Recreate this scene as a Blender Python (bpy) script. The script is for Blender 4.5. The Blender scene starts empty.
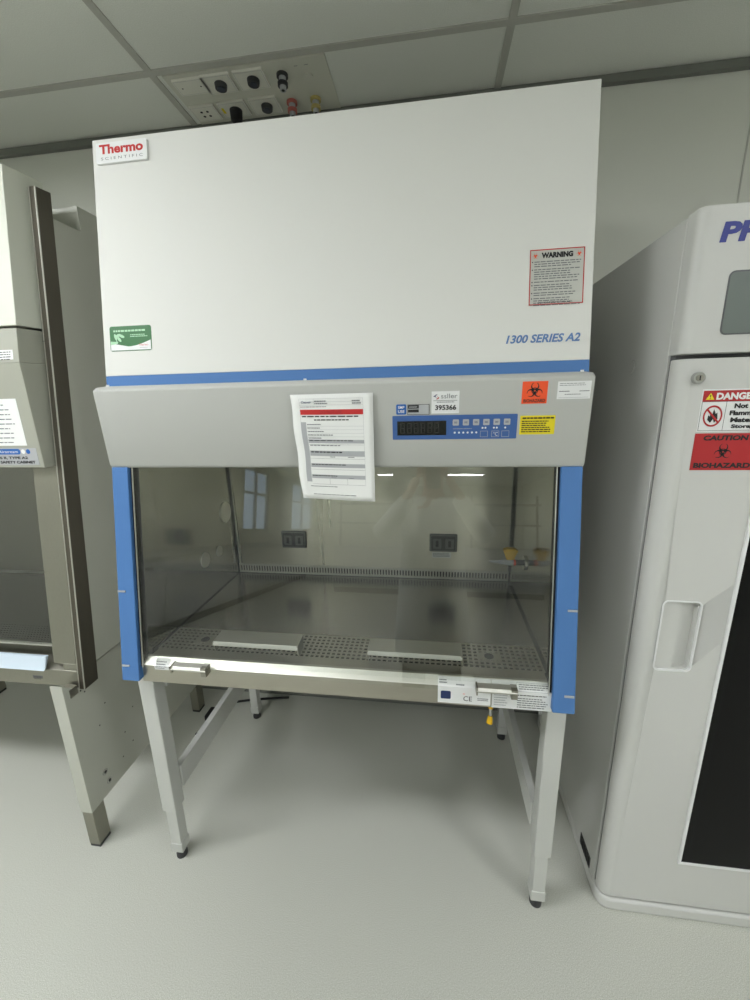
import bpy, bmesh, math, random
from mathutils import Vector, Matrix
random.seed(7)
PI = math.pi
C = bpy.context.scene.collection
SC = bpy.context.scene

# ------------------------------------------------------------------ camera
CAM = Vector((0.26848, -0.94182, 1.61189))
YAW, PITCH, ROLL, FPX = 0.13827, 0.24336, -0.02406, 403.98342
_f = Vector((-math.sin(YAW)*math.cos(PITCH), math.cos(YAW)*math.cos(PITCH), -math.sin(PITCH)))
_r = Vector((math.cos(YAW), math.sin(YAW), 0)); _u = _r.cross(_f)
RIGHT = math.cos(ROLL)*_r + math.sin(ROLL)*_u; UP = -math.sin(ROLL)*_r + math.cos(ROLL)*_u
cd = bpy.data.cameras.new('camera'); cam = bpy.data.objects.new('camera', cd); C.objects.link(cam)
m = Matrix((RIGHT, UP, -_f)).transposed().to_4x4(); m.translation = CAM; cam.matrix_world = m
cd.sensor_fit = 'VERTICAL'; cd.sensor_height = 36.0; cd.sensor_width = 27.0; cd.lens = 36.0*FPX/1000.0
cd.clip_start = 0.01; cd.clip_end = 60
SC.camera = cam

# ------------------------------------------------------------------ world, exposure
SC.view_settings.view_transform = 'Standard'; SC.view_settings.look = 'None'
SC.view_settings.gamma = 1; SC.view_settings.use_curve_mapping = False
SC.view_settings.exposure = 0.0
LIGHT_STRENGTH = 23.0
LIGHT_COLOR = (0.965, 0.985, 1.01)
w = bpy.data.worlds.new('world'); SC.world = w; w.use_nodes = True
w.node_tree.nodes['Background'].inputs[0].default_value = (0.62, 0.78, 1.0, 1)
w.node_tree.nodes['Background'].inputs[1].default_value = 1.6
try:
    SC.cycles.max_bounces = 10; SC.cycles.glossy_bounces = 6; SC.cycles.transparent_max_bounces = 12
    SC.cycles.caustics_reflective = False; SC.cycles.sample_clamp_indirect = 6.0
    SC.cycles.use_denoising = True
except Exception: pass

# ------------------------------------------------------------------ materials
def lin(c): return tuple(((x/255)/12.92 if x/255 <= .04045 else ((x/255+.055)/1.055)**2.4) for x in c)
def mat(name, rgb, rough=.5, metal=0, spec=.5, emit=None, es=0, coat=0):
    m = bpy.data.materials.new(name); m.use_nodes = True; b = m.node_tree.nodes['Principled BSDF']
    b.inputs['Base Color'].default_value = (*lin(rgb), 1); b.inputs['Roughness'].default_value = rough
    b.inputs['Metallic'].default_value = metal; b.inputs['Specular IOR Level'].default_value = spec
    b.inputs['Coat Weight'].default_value = coat
    if emit: b.inputs['Emission Color'].default_value = (*emit, 1); b.inputs['Emission Strength'].default_value = es
    return m
def N(m, t): return m.node_tree.nodes.new(t)
def noise_on(m, scale=(1,1,1), nscale=200, detail=3, bump=0, dist=.001, cols=None, rough=None, lo=.35, hi=.65):
    nt = m.node_tree; b = nt.nodes['Principled BSDF']; tc = N(m,'ShaderNodeTexCoord'); mp = N(m,'ShaderNodeMapping')
    mp.inputs['Scale'].default_value = scale; nt.links.new(tc.outputs['Object'], mp.inputs[0])
    no = N(m,'ShaderNodeTexNoise'); no.inputs['Scale'].default_value = nscale; no.inputs['Detail'].default_value = detail
    nt.links.new(mp.outputs[0], no.inputs[0])
    if cols:
        cr = N(m,'ShaderNodeValToRGB'); e = cr.color_ramp.elements
        e[0].position = lo; e[1].position = hi; e[0].color = (*lin(cols[0]),1); e[1].color = (*lin(cols[1]),1)
        nt.links.new(no.outputs[0], cr.inputs[0]); nt.links.new(cr.outputs[0], b.inputs['Base Color'])
    if rough:
        mr = N(m,'ShaderNodeMapRange'); mr.inputs[1].default_value = .3; mr.inputs[2].default_value = .7
        mr.inputs[3].default_value, mr.inputs[4].default_value = rough
        nt.links.new(no.outputs[0], mr.inputs[0]); nt.links.new(mr.outputs[0], b.inputs['Roughness'])
    if bump:
        bp = N(m,'ShaderNodeBump'); bp.inputs['Strength'].default_value = bump; bp.inputs['Distance'].default_value = dist
        nt.links.new(no.outputs[0], bp.inputs['Height']); nt.links.new(bp.outputs[0], b.inputs['Normal'])
    return m
M = {}
M['cab'] = noise_on(mat('powder_coat_white', (224,224,219), .7, spec=.22), nscale=900, bump=.12, dist=.0004)
M['console'] = noise_on(mat('powder_coat_shaded', (188,189,184), .5, spec=.35), nscale=900, bump=.12, dist=.0004)  # cabinet coat darkened, shade of the downturned console face put into the colour
M['stand'] = mat('powder_coat_stand', (198,199,194), .45)
M['blue'] = noise_on(mat('blue_trim', (78,122,180), .5, spec=.35), nscale=900, bump=.1, dist=.0003)
def aniso(m, axis='Z', amt=.85, rot=0.25):
    nt = m.node_tree; b = nt.nodes['Principled BSDF']; t = N(m,'ShaderNodeTangent'); t.direction_type='RADIAL'; t.axis=axis
    nt.links.new(t.outputs[0], b.inputs['Tangent']); b.inputs['Anisotropic'].default_value = amt; b.inputs['Anisotropic Rotation'].default_value = rot; return m
M['steel'] = aniso(noise_on(mat('brushed_steel', (222,218,204), .34, 1), scale=(3,3,.15), nscale=2, detail=3, rough=(.24,.46)))
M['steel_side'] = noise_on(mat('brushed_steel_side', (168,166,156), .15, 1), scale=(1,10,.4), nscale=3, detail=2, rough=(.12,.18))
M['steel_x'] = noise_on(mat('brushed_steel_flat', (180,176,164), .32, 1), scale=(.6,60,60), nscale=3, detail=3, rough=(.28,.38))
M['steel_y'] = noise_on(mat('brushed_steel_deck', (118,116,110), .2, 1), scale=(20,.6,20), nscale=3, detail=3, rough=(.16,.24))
M['steel_dull'] = noise_on(mat('satin_steel', (158,156,145), .42, 1), scale=(40,40,1.5), nscale=14, detail=4, rough=(.36,.5))
M['edge'] = mat('polished_edge', (214,212,202), .45, .35)
M['steel_bright'] = mat('steel_lip', (214,213,205), .45, 1)
M['steel_rail'] = noise_on(mat('steel_rail', (116,111,101), .4, 1), scale=(40,40,1), nscale=14, rough=(.34,.48))
M['chrome'] = mat('chrome', (200,200,198), .15, 1)
M['dark'] = mat('black_gap', (14,14,15), .6)
M['darkplastic'] = mat('dark_grey_plastic', (52,52,54), .45)
M['greyplastic'] = mat('grey_plastic', (110,110,108), .5)
M['black'] = mat('black_print', (24,24,26), .5)
M['grey'] = mat('grey_print', (120,122,124), .55)
M['lightgrey'] = mat('light_grey_print', (176,178,180), .55)
M['white'] = mat('white_label', (232,233,232), .5)
M['paper'] = mat('paper', (236,237,234), .75)
M['foil'] = mat('glossy_foil_label', (206,206,200), .28, .35)
M['red'] = mat('red_print', (196,38,36), .5)
M['darkred'] = mat('sign_red', (176,34,38), .5)
M['orange'] = mat('orange_label', (246,88,40), .5)
M['yellow'] = mat('yellow_label', (232,214,28), .5)
M['yellowp'] = mat('yellow_plastic', (226,180,22), .4)
M['green'] = mat('green_label', (4,100,34), .4)
M['palegreen'] = mat('pale_green_print', (170,214,176), .5)
M['printblue'] = mat('blue_print', (88,124,176), .5)
M['logoblue'] = mat('deep_blue_print', (10,34,134), .4)
M['signblue'] = mat('bright_blue_print', (28,96,176), .5)
M['navy'] = mat('navy_print', (30,48,96), .5)
M['panelblue'] = mat('control_panel_blue', (62,98,158), .4)
M['lcd'] = mat('display_glass', (30,31,28), .12)
M['lcdseg'] = mat('display_segment', (46,46,42), .3)
M['fridge'] = noise_on(mat('fridge_shell', (205,205,201), .38, spec=.45), nscale=1200, bump=.08, dist=.0003)
M['fridgedark'] = mat('fridge_seam', (96,97,98), .5)
M['fridgeglass'] = mat('fridge_dark_glass', (4,4,5), .06, spec=.18)
M['screen'] = mat('fridge_screen', (112,120,116), .3)
M['neigh'] = noise_on(mat('neighbour_shell', (188,189,178), .45), nscale=900, bump=.1, dist=.0004)
M['neighcover'] = noise_on(mat('neighbour_cover', (208,210,197), .45), nscale=900, bump=.1, dist=.0004)
M['neighconsole'] = noise_on(mat('neighbour_console_grey', (162,163,150), .45), nscale=900, bump=.1, dist=.0004)
M['tape'] = mat('white_blue_vinyl', (206,220,232), .4)
M['cord'] = mat('black_cable', (22,22,24), .5)
M['floor'] = noise_on(mat('speckled_vinyl', (150,150,142), .42, spec=.4), nscale=420, detail=6, cols=((172,173,160),(220,221,214)), lo=.3, hi=.7, bump=.02, dist=.0003)
M['wall'] = noise_on(mat('wall_paint', (222,223,214), .7), nscale=500, bump=.08, dist=.0004)
M['ceil'] = noise_on(mat('ceiling_tile', (206,207,199), .85), nscale=350, detail=5, cols=((226,228,220),(238,240,233)), bump=.25, dist=.0008)
M['tee'] = mat('ceiling_tee', (186,186,178), .5)
M['angle'] = mat('wall_angle_grey', (118,120,114), .5)
M['servpanel'] = mat('service_panel', (212,212,199), .55)
M['plate'] = mat('outlet_plate', (232,231,220), .45)
M['bench'] = mat('bench_white', (196,198,196), .5)
M['benchtop'] = mat('bench_top_grey', (172,175,176), .35)
M['shelf'] = mat('shelf_grey', (128,132,130), .5)
M['lamp'] = mat('lamp_diffuser', (255,255,255), .5, emit=LIGHT_COLOR, es=LIGHT_STRENGTH)
M['skin'] = mat('skin', (176,128,104), .55)
M['coat'] = noise_on(mat('lab_coat_cloth', (222,226,226), .85), nscale=60, bump=.4, dist=.003)
M['trousers'] = mat('dark_trousers', (44,46,54), .85)
M['hair'] = mat('dark_hair', (34,28,24), .7)
def glassmat(name, tint=(.93,.95,.93), f0=.045):
    m = bpy.data.materials.new(name); m.use_nodes = True; nt = m.node_tree
    for n in list(nt.nodes): nt.nodes.remove(n)
    def mth(op, a, b=None):
        n = nt.nodes.new('ShaderNodeMath'); n.operation = op
        for k,v in enumerate((a,b)):
            if v is None: continue
            if isinstance(v,(int,float)): n.inputs[k].default_value = v
            else: nt.links.new(v, n.inputs[k])
        return n.outputs[0]
    o = nt.nodes.new('ShaderNodeOutputMaterial'); mx = nt.nodes.new('ShaderNodeMixShader')
    t = nt.nodes.new('ShaderNodeBsdfTransparent'); t.inputs[0].default_value = (*tint, 1)
    g = nt.nodes.new('ShaderNodeBsdfGlossy'); g.inputs['Roughness'].default_value = .0
    ge = nt.nodes.new('ShaderNodeNewGeometry'); dt = nt.nodes.new('ShaderNodeVectorMath'); dt.operation = 'DOT_PRODUCT'
    nt.links.new(ge.outputs['Incoming'], dt.inputs[0]); nt.links.new(ge.outputs['Normal'], dt.inputs[1])
    c = mth('SUBTRACT', 1.0, mth('ABSOLUTE', dt.outputs['Value']))
    fr = mth('ADD', f0, mth('MULTIPLY', 1-f0, mth('POWER', c, 5.0)))      # Fresnel (Schlick) for both faces of the pane
    nt.links.new(fr, mx.inputs[0]); nt.links.new(t.outputs[0], mx.inputs[1]); nt.links.new(g.outputs[0], mx.inputs[2])
    nt.links.new(mx.outputs[0], o.inputs[0]); return m
M['glass'] = glassmat('sash_glass', (.97,.98,.965), .075)
M['pane'] = glassmat('window_glass', (.95,.97,.97))

# ------------------------------------------------------------------ mesh helpers
class MB:
    def __init__(s): s.v=[]; s.f=[]; s.mi=[]; s.mats=[]
    def _m(s, m):
        m = M[m] if isinstance(m, str) else m
        if m not in s.mats: s.mats.append(m)
        return s.mats.index(m)
    def add(s, vs, fs, m):
        o = len(s.v); k = s._m(m); s.v += [tuple(v) for v in vs]
        for f in fs: s.f.append([i+o for i in f]); s.mi.append(k)
        return s
    def prism(s, prof, ax, a, b, m):
        # prof: 2-D outline; ax 'x': (y,z); 'y': (x,z); 'z': (x,y)
        def P(p, t): return {'x':(t,p[0],p[1]), 'y':(p[0],t,p[1]), 'z':(p[0],p[1],t)}[ax]
        n = len(prof); vs = [P(p,a) for p in prof]+[P(p,b) for p in prof]
        fs = [list(range(n))[::-1], list(range(n,2*n))]+[[i,(i+1)%n,(i+1)%n+n,i+n] for i in range(n)]
        return s.add(vs, fs, m)
    def box(s, x0, x1, y0, y1, z0, z1, m): return s.prism([(x0,y0),(x1,y0),(x1,y1),(x0,y1)], 'z', z0, z1, m)
    def quadbox(s, q, d, m):
        # four corners (list of Vector) extruded by vector d
        q = [Vector(p) for p in q]; d = Vector(d); vs = q+[p+d for p in q]
        return s.add(vs, [[3,2,1,0],[4,5,6,7],[0,1,5,4],[1,2,6,5],[2,3,7,6],[3,0,4,7]], m)
    def tube(s, pts, r, m, n=10, cap=True):
        pts = [Vector(p) for p in pts]; rs = r if isinstance(r,(list,tuple)) else [r]*len(pts)
        vs=[]; fs=[]; prev=None
        for i,p in enumerate(pts):
            t = (pts[min(i+1,len(pts)-1)]-pts[max(i-1,0)]).normalized()
            if prev is None: a = t.orthogonal().normalized()
            else: a = (prev - t*prev.dot(t)).normalized()
            prev = a; b = t.cross(a)
            for k in range(n):
                an = 2*PI*k/n; vs.append(p+(a*math.cos(an)+b*math.sin(an))*rs[i])
        for i in range(len(pts)-1):
            for k in range(n): fs.append([i*n+k, i*n+(k+1)%n, (i+1)*n+(k+1)%n, (i+1)*n+k])
        if cap: fs += [list(range(n))[::-1], [(len(pts)-1)*n+k for k in range(n)]]
        return s.add(vs, fs, m)
    def build(s, name, parent=None, bevel=0, seg=2, loc=None, smooth=35):
        me = bpy.data.meshes.new(name); o0 = Vector(loc) if loc else Vector((0,0,0))
        me.from_pydata([tuple(Vector(v)-o0) for v in s.v], [], s.f)
        for mm in s.mats: me.materials.append(mm)
        me.polygons.foreach_set('material_index', s.mi)
        bm = bmesh.new(); bm.from_mesh(me); bmesh.ops.recalc_face_normals(bm, faces=bm.faces); bm.to_mesh(me); bm.free()
        me.polygons.foreach_set('use_smooth', [True]*len(me.polygons)); me.set_sharp_from_angle(angle=math.radians(smooth))
        o = bpy.data.objects.new(name, me); C.objects.link(o); o.location = o0
        if parent:
            o.parent = parent; o.location = o0 - world_loc(parent)
        if bevel:
            b = o.modifiers.new('bevel','BEVEL'); b.width = bevel; b.segments = seg; b.limit_method='ANGLE'; b.angle_limit = math.radians(40)
            b.harden_normals = True
        return o
def world_loc(o):
    l = Vector(o.location); p = o.parent
    while p: l += Vector(p.location); p = p.parent
    return l
def tag(o, label=None, cat=None, group=None, kind=None):
    for k,v in (('label',label),('category',cat),('group',group),('kind',kind)):
        if v: o[k] = v
    return o
def thing(name, label, cat, loc=(0,0,0), group=None):
    o = bpy.data.objects.new(name, None); C.objects.link(o); o.location = loc; o.empty_display_size = .1
    return tag(o, label, cat, group)
def rrect(x0, z0, x1, z1, r, n=5):
    out = []
    for cx,cz,a0 in ((x1-r,z1-r,0),(x0+r,z1-r,90),(x0+r,z0+r,180),(x1-r,z0+r,270)):
        for k in range(n+1):
            a = math.radians(a0+90*k/n); out.append((cx+r*math.cos(a), cz+r*math.sin(a)))
    return out
def circ(cx, cz, r, n=20, a0=0): return [(cx+r*math.cos(a0+2*PI*k/n), cz+r*math.sin(a0+2*PI*k/n)) for k in range(n)]

_tc = {}
def text_geo(s, bold, shear):
    key = (s,bold,shear)
    if key in _tc: return _tc[key]
    cu = bpy.data.curves.new('t','FONT'); cu.body = s; cu.offset = bold; cu.shear = shear; cu.resolution_u = 3
    ob = bpy.data.objects.new('t', cu); C.objects.link(ob); bpy.context.view_layer.update()
    me = bpy.data.meshes.new_from_object(ob.evaluated_get(bpy.context.evaluated_depsgraph_get()))
    vs = [tuple(v.co) for v in me.vertices]; fs = [list(p.vertices) for p in me.polygons]
    bpy.data.objects.remove(ob); bpy.data.curves.remove(cu); bpy.data.meshes.remove(me)
    _tc[key] = (vs, fs); return _tc[key]
class Decal(MB):
    """flat printed sheet: 2-D coordinates (a,b) mapped on a surface by fn(a,b,d)"""
    def __init__(s, fn, flip=False): super().__init__(); s.fn = fn; s.lv = 0
    def poly(s, pts, m, d): return s.add([s.fn(a,b,d) for a,b in pts], [list(range(len(pts)))], m)
    def sheet(s, pts, m, d=.0008):
        n = len(pts)
        return s.add([s.fn(a,b,-.0002) for a,b in pts]+[s.fn(a,b,d) for a,b in pts],
                     [list(range(n))[::-1], list(range(n,2*n))]+[[i,(i+1)%n,(i+1)%n+n,i+n] for i in range(n)], m)
    def rect(s, a0,b0,a1,b1, m, d=.0011): return s.poly([(a0,b0),(a1,b0),(a1,b1),(a0,b1)], m, d)
    def frame(s, a0,b0,a1,b1,t,m,d=.0012):
        s.rect(a0,b0,a1,b0+t,m,d); s.rect(a0,b1-t,a1,b1,m,d); s.rect(a0,b0,a0+t,b1,m,d); s.rect(a1-t,b0,a1,b1,m,d); return s
    def text(s, t, a0,b0,a1,b1, m, d=.0014, bold=0.0, shear=0.0):
        vs, fs = text_geo(t, bold, shear)
        x0=min(v[0] for v in vs); x1=max(v[0] for v in vs); y0=min(v[1] for v in vs); y1=max(v[1] for v in vs)
        q = [s.fn(a0+(v[0]-x0)/(x1-x0)*(a1-a0), b0+(v[1]-y0)/(y1-y0)*(b1-b0), d) for v in vs]
        return s.add(q, fs, m)
    def lines(s, a0,b0,a1,b1,n,m,d=.0013,fill=.5,ragged=.25):
        h = (b1-b0)/n
        for i in range(n):
            z = b1-(i+.5)*h; e = a1-(a1-a0)*random.random()*ragged; x = a0
            while x < e-1e-5:
                ww = min((a1-a0)*random.uniform(.05,.14), e-x)
                s.rect(x, z-h*fill/2, x+ww, z+h*fill/2, m, d); x += ww+(a1-a0)*.018
        return s
    def biohazard(s, ca, cb, R, m, d=.0014, bg=None):
        def arc(cx,cz,ro,cx2,cz2,ri,a0,a1,n=18):
            for k in range(n):
                t0=a0+(a1-a0)*k/n; t1=a0+(a1-a0)*(k+1)/n
                s.poly([(cx+ro*math.cos(t0),cz+ro*math.sin(t0)),(cx+ro*math.cos(t1),cz+ro*math.sin(t1)),
                        (cx2+ri*math.cos(t1),cz2+ri*math.sin(t1)),(cx2+ri*math.cos(t0),cz2+ri*math.sin(t0))], m, d)
        for k in range(3):
            a = PI/2+k*2*PI/3; ux,uz = math.cos(a),math.sin(a)
            cx,cz = ca+ux*R*.52, cb+uz*R*.52
            arc(cx,cz,R*.5, cx+ux*R*.09,cz+uz*R*.09,R*.37, a+.42, a+2*PI-.42)
        arc(ca,cb,R*.40, ca,cb,R*.30, 0, 2*PI, 24)
        if bg: s.poly(circ(ca,cb,R*.1,12), bg, d+.0002)
        return s

TA = 0.15852
UPN = Vector((0,-1,TA)).normalized()
def slant(off=0, t=TA, z0=.75, n=UPN):
    def fn(a,b,d): 
        v = Vector((a, t*(b-z0)+off, b))+n*d; return tuple(v)
    return fn
def yplane(y): return lambda a,b,d: (a, y-d, b)

# ================================================================== SETTING
XL, XR, YB, YF, ZC = -3.5, 3.3, .94, -12.5, 2.72
MB().box(XL,XR,YF,YB,-.06,0,'floor').build('floor')['kind']='structure'
MB().box(XL,XR,YB,YB+.1,0,ZC+.1,'wall').build('wall_back')['kind']='structure'
MB().box(XR,XR+.1,YF,YB,0,ZC+.1,'wall').build('wall_right')['kind']='structure'
MB().box(XL,XR,YF-.1,YF,0,ZC+.1,'wall').build('wall_front')['kind']='structure'
wins = [(-7.95,-6.65,1.15,2.5),(-11.6,-9.6,1.15,2.5)]
lw = MB(); ycur = YF
for (a,b,z0,z1) in sorted(wins):
    lw.box(XL-.1,XL,ycur,a,0,ZC+.1,'wall'); lw.box(XL-.1,XL,a,b,0,z0,'wall'); lw.box(XL-.1,XL,a,b,z1,ZC+.1,'wall'); ycur = b
lw.box(XL-.1,XL,ycur,YB,0,ZC+.1,'wall'); lw.build('wall_left')['kind']='structure'
for i,(a,b,z0,z1) in enumerate(wins):
    f = MB()
    for q in ((a,a+.05,z0,z1),(b-.05,b,z0,z1),(a,b,z0,z0+.05),(a,b,z1-.05,z1),((a+b)/2-.03,(a+b)/2+.03,z0,z1),(a,b,z0+.8,z0+.85)):
        f.box(XL-.08,XL-.02,q[0],q[1],q[2],q[3],'bench')
    fo = f.build('window_%d'%(i+1)); fo['kind']='structure'
    MB().box(XL-.055,XL-.049,a+.02,b-.02,z0+.02,z1-.02,'pane').build('pane', fo)
# wall panel joint
MB().box(1.3845,1.3895,YB-.002,YB+.001,0,ZC-.03,'tee').build('trim_1')['kind']='structure'
# ceiling: lay-in tiles 1.2 x 0.6 on a tee grid
TX0, TY0 = -.697, .645
lights = [(-1.297,-.855),(-2.497,-.855),(2.303,-1.455)] + [(a, b) for a in (-1.297, 1.103) for b in (-3.255, -9.855)] + [(-.097,-5.655)]  # second lamp at near left is added to brighten ceiling, floor and panel
ct = MB(); tees = []
xs = [TX0+1.2*k for k in range(-3,5)]; ys = [TY0+.6*k for k in range(-22,2)]
def clampx(v): return max(XL,min(XR,v))
def clampy(v): return max(YF,min(YB,v))
for i in range(len(xs)):
    x0 = xs[i]; x1 = x0+1.2
    for y0 in ys:
        y1 = y0+.6; a,b,c_,d_ = clampx(x0),clampx(x1),clampy(y0),clampy(y1)
        if b-a < .01 or d_-c_ < .01: continue
        cx,cy = (x0+x1)/2,(y0+y1)/2
        if any(abs(cx-lx)<.1 and abs(cy-ly)<.1 for lx,ly in lights): continue
        ct.box(a,b,c_,d_,ZC,ZC+.02,'ceil')
ct.box(clampx(xs[0]-1.2),clampx(xs[0]),YF,YB,ZC,ZC+.02,'ceil')
ct.box(XL-.1,XR+.1,YF-.1,YB+.1,ZC+.1,ZC+.12,'dark')
ct.build('ceiling')['kind']='structure'
tg = MB()
for x in xs:
    if XL<x<XR: tg.box(x-.012,x+.012,YF,YB,ZC-.004,ZC+.001,'tee')
for y in ys:
    if YF<y<YB: tg.box(XL,XR,y-.012,y+.012,ZC-.0045,ZC+.0005,'tee')
tg.build('trim_2')['kind']='structure'
MB().box(XL,XR,YB-.022,YB,ZC-.028,ZC-.001,'angle').build('trim_3', bevel=.002)['kind']='structure'  # wall angle in dark grey, paints the shadow line under the ceiling
MB().box(XL,XR,YB-.012,YB,0,.1,'angle').build('baseboard_back')['kind']='structure'

# ceiling lamps (recessed troffers in the grid, behind the camera)
proto = None
for i,(lx,ly) in enumerate(lights):
    if proto is None:
        t = thing('ceiling_light','','ceiling light',(lx,ly,ZC),'recessed ceiling lights')
        fr = MB()
        for a in ((-.588,.588,-.288,-.27),(-.588,.588,.27,.288),(-.588,-.57,-.27,.27),(.57,.588,-.27,.27)):
            fr.box(lx+a[0],lx+a[1],ly+a[2],ly+a[3],ZC-.002,ZC+.05,'tee')
        fr.build('frame', t, loc=(lx,ly,ZC)); MB().box(lx-.57,lx+.57,ly-.16,ly+.16,ZC+.02,ZC+.03,'lamp').build('diffuser', t, loc=(lx,ly,ZC))
        MB().box(lx-.57,lx+.57,ly-.27,ly+.27,ZC+.04,ZC+.05,'bench').build('reflector', t, loc=(lx,ly,ZC))
        proto = t
    else:
        t = proto.copy(); C.objects.link(t); t.location = (lx,ly,ZC)
        for ch in list(proto.children):
            c = ch.copy(); C.objects.link(c); c.parent = t
    t['label'] = 'recessed rectangular ceiling light in the tiled ceiling behind the viewer'

# ================================================================== MAIN CABINET
cab = thing('biosafety_cabinet','large off-white biosafety cabinet with blue trim and glass sash on a metal stand','biosafety cabinet',(0,.4,.79))
ZT, ZB1, ZB0 = 2.313, 1.694, 1.668
Y = lambda z, off=0: TA*(z-.75)+off
W = .65
# front fascia with a folded edge
MB().prism([(Y(ZB1),ZB1),(Y(ZT),ZT),(Y(ZT)+.02,ZT),(Y(ZB1)+.03,ZB1)],'x',-W,W,'cab').build('front_panel',cab,bevel=.002)
MB().prism([(Y(ZB1)+.001,ZB1),(Y(ZB0)+.001,ZB0-.01),(Y(ZB0)+.03,ZB0-.01),(Y(ZB1)+.03,ZB1)],'x',-W,W,'blue').build('accent_strip',cab)
for sgn in (-1,1):
    a,b = sorted((sgn*W, sgn*(W-.018)))
    MB().prism([(Y(.80)+.022,.80),(Y(1.44)+.022,1.44),(Y(1.68)+.031,1.68),(Y(ZT)+.02,ZT-.001),(.81,ZT-.001),(.81,.80)],'x',a,b,'cab').build('side_panel',cab)
MB().box(-W+.018,W-.018,Y(ZT)+.02,.81,ZT-.02,ZT-.002,'cab').build('top_panel',cab)
MB().box(-W+.018,W-.018,.79,.81,.80,ZT-.02,'cab').build('back_panel',cab)
# console
cp = [(.150,1.667),(.100,1.662),(.085,1.653),(.099,1.448),(.106,1.438),(.165,1.438),(.175,1.667)]
con = MB().prism(cp,'x',-.645,.645,'console').build('control_console',cab,bevel=.004,seg=3)
CT = (.099-.085)/(1.448-1.655)
def con_fn(a,b,d): return (a, .085+CT*(b-1.655)-d, b)
for x in (-.637,-.06,.63):
    MB().tube([(x,.135,1.663),(x,.135,1.670)],.004,'white',n=10).build('screw',con)
# blue side rails
for sgn in (-1,1):
    r = MB().add([(sgn*x_,y_,z_) for (z_,xo) in ((.805,.6485),(1.44,.6425)) for (x_,y_) in ((.592,Y(z_,-.008)),(xo,Y(z_,-.008)),(xo,Y(z_,.022)),(.592,Y(z_,.022)))],
        [[0,1,2,3],[4,5,6,7],[0,1,5,4],[1,2,6,5],[2,3,7,6],[3,0,4,7]],'blue').build('side_rail',cab,bevel=.003)
    xm = sgn*.632
    for z in (1.079,.853):
        tk = Decal(slant(-.008)); tk.add([tk.fn(xm+p[0],z+p[1],d) for d in (-.0005,.003) for p in ((-.012,-.0025),(.012,-.0025),(.012,.0025),(-.012,.0025))],
            [[3,2,1,0],[4,5,6,7],[0,1,5,4],[1,2,6,5],[2,3,7,6],[3,0,4,7]],'lightgrey'); tk.build('clip',r)
    # sash track: dark gap plus a thin bright guide strip
    a,b = sorted((sgn*.5855, sgn*.592))
    g = MB().prism([(Y(.845,.004),.845),(Y(1.44,.004),1.44),(Y(1.44,.03),1.44),(Y(.845,.03),.845)],'x',a,b,'dark').build('sash_track',cab)
    a,b = sorted((sgn*.5835, sgn*.5856))
    MB().prism([(Y(.845,.0),.845),(Y(1.44,.0),1.44),(Y(1.44,.004),1.44),(Y(.845,.004),.845)],'x',a,b,'steel_bright').build('guide_strip',g)
# sash glass
sash = MB().prism([(Y(.838,.006),.838),(Y(1.55,.006),1.55),(Y(1.55,.012),1.55),(Y(.838,.012),.838)],'x',-.5835,.5835,'glass').build('sash_glass',cab)
sash['label']='clear sliding glass sash'
# interior
IX, IY, IZ = .608, .7055, .846
inn = MB().box(-.596,.596,IY,IY+.012,IZ+.046,1.62,'steel').build('inner_back_wall',cab)
for sgn in (-1,1):
    a,b = sorted((sgn*IX, sgn*(IX+.012)))
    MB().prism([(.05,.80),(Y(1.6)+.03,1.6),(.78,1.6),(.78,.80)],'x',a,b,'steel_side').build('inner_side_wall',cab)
for sgn in (-1,1):
    a,b = sorted((sgn*.596, sgn*.600)); MB().box(a,b,IY-.004,IY+.012,IZ+.046,1.6,'edge').build('corner_trim',cab)
MB().box(-IX,IX,.2,.78,1.60,1.612,'steel').build('inner_ceiling',cab)
MB().box(-.6485,.6485,.05,.79,.79,.80,'steel_dull').box(-.607,.607,.05,.78,.8005,.803,'dark').build('base_pan',cab)  # black sheet on the pan is painted shade below grille and deck
MB().box(-IX,IX,.76,.78,.80,.95,'dark').build('plenum_back_shade',cab)  # black backing paints the shade in the recess behind the slots
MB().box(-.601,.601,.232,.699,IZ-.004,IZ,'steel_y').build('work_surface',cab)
# slotted return strip along the foot of the back wall
sl = MB().box(-.603,.603,IY-.002,IY+.004,IZ+.002,IZ+.010,'edge').box(-.603,.603,IY-.002,IY+.004,IZ+.036,IZ+.047,'edge')
n = 96
for k in range(n+1):
    x = -.600+1.2*k/n; sl.box(x-.0033,x+.0033,IY-.001,IY+.003,IZ+.009,IZ+.037,'edge')
sl.build('slotted_strip',cab)
# perforated front grille
gr = MB(); gx0,gx1,gy0,gy1 = -.598,.598,.112,.231
nx, ny = 74, 7
for k in range(nx+1):
    x = gx0+(gx1-gx0)*k/nx; gr.box(x-.0028,x+.0028,gy0,gy1,IZ-.003,IZ,'steel_x')
for k in range(ny+1):
    y = gy0+(gy1-gy0)*k/ny; gr.box(gx0,gx1,y-.003,y+.003,IZ-.0031,IZ+.0001,'steel_x')
for x in (-.47,.452):
    gr.box(x-.03,x+.03,.152,.188,IZ-.003,IZ+.0004,'steel_x')
g = gr.build('intake_grille',cab)
for x in (-.47,.452): 
    MB().tube([(x,.17,IZ-.002),(x,.17,IZ+.002)],.014,'dark',n=16).build('hole_plug',g)
# sill (airfoil and lower apron)
MB().prism([(.112,IZ),(.112,IZ-.012),(.045,.79),(.022,.79),(.022,.850),(.040,.8675),(.048,.8675),(.060,.8475)],'x',-.597,.597,'steel_x').build('front_sill',cab,bevel=.002)
MB().prism([(.0198,.8505),(.0393,.8690),(.048,.8690),(.048,.8672),(.0402,.8672),(.0215,.8492)],'x',-.597,.597,'steel_bright').build('sill_lip_highlight',cab)  # lighter steel strip paints the light caught on the upturned sill edge
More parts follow.
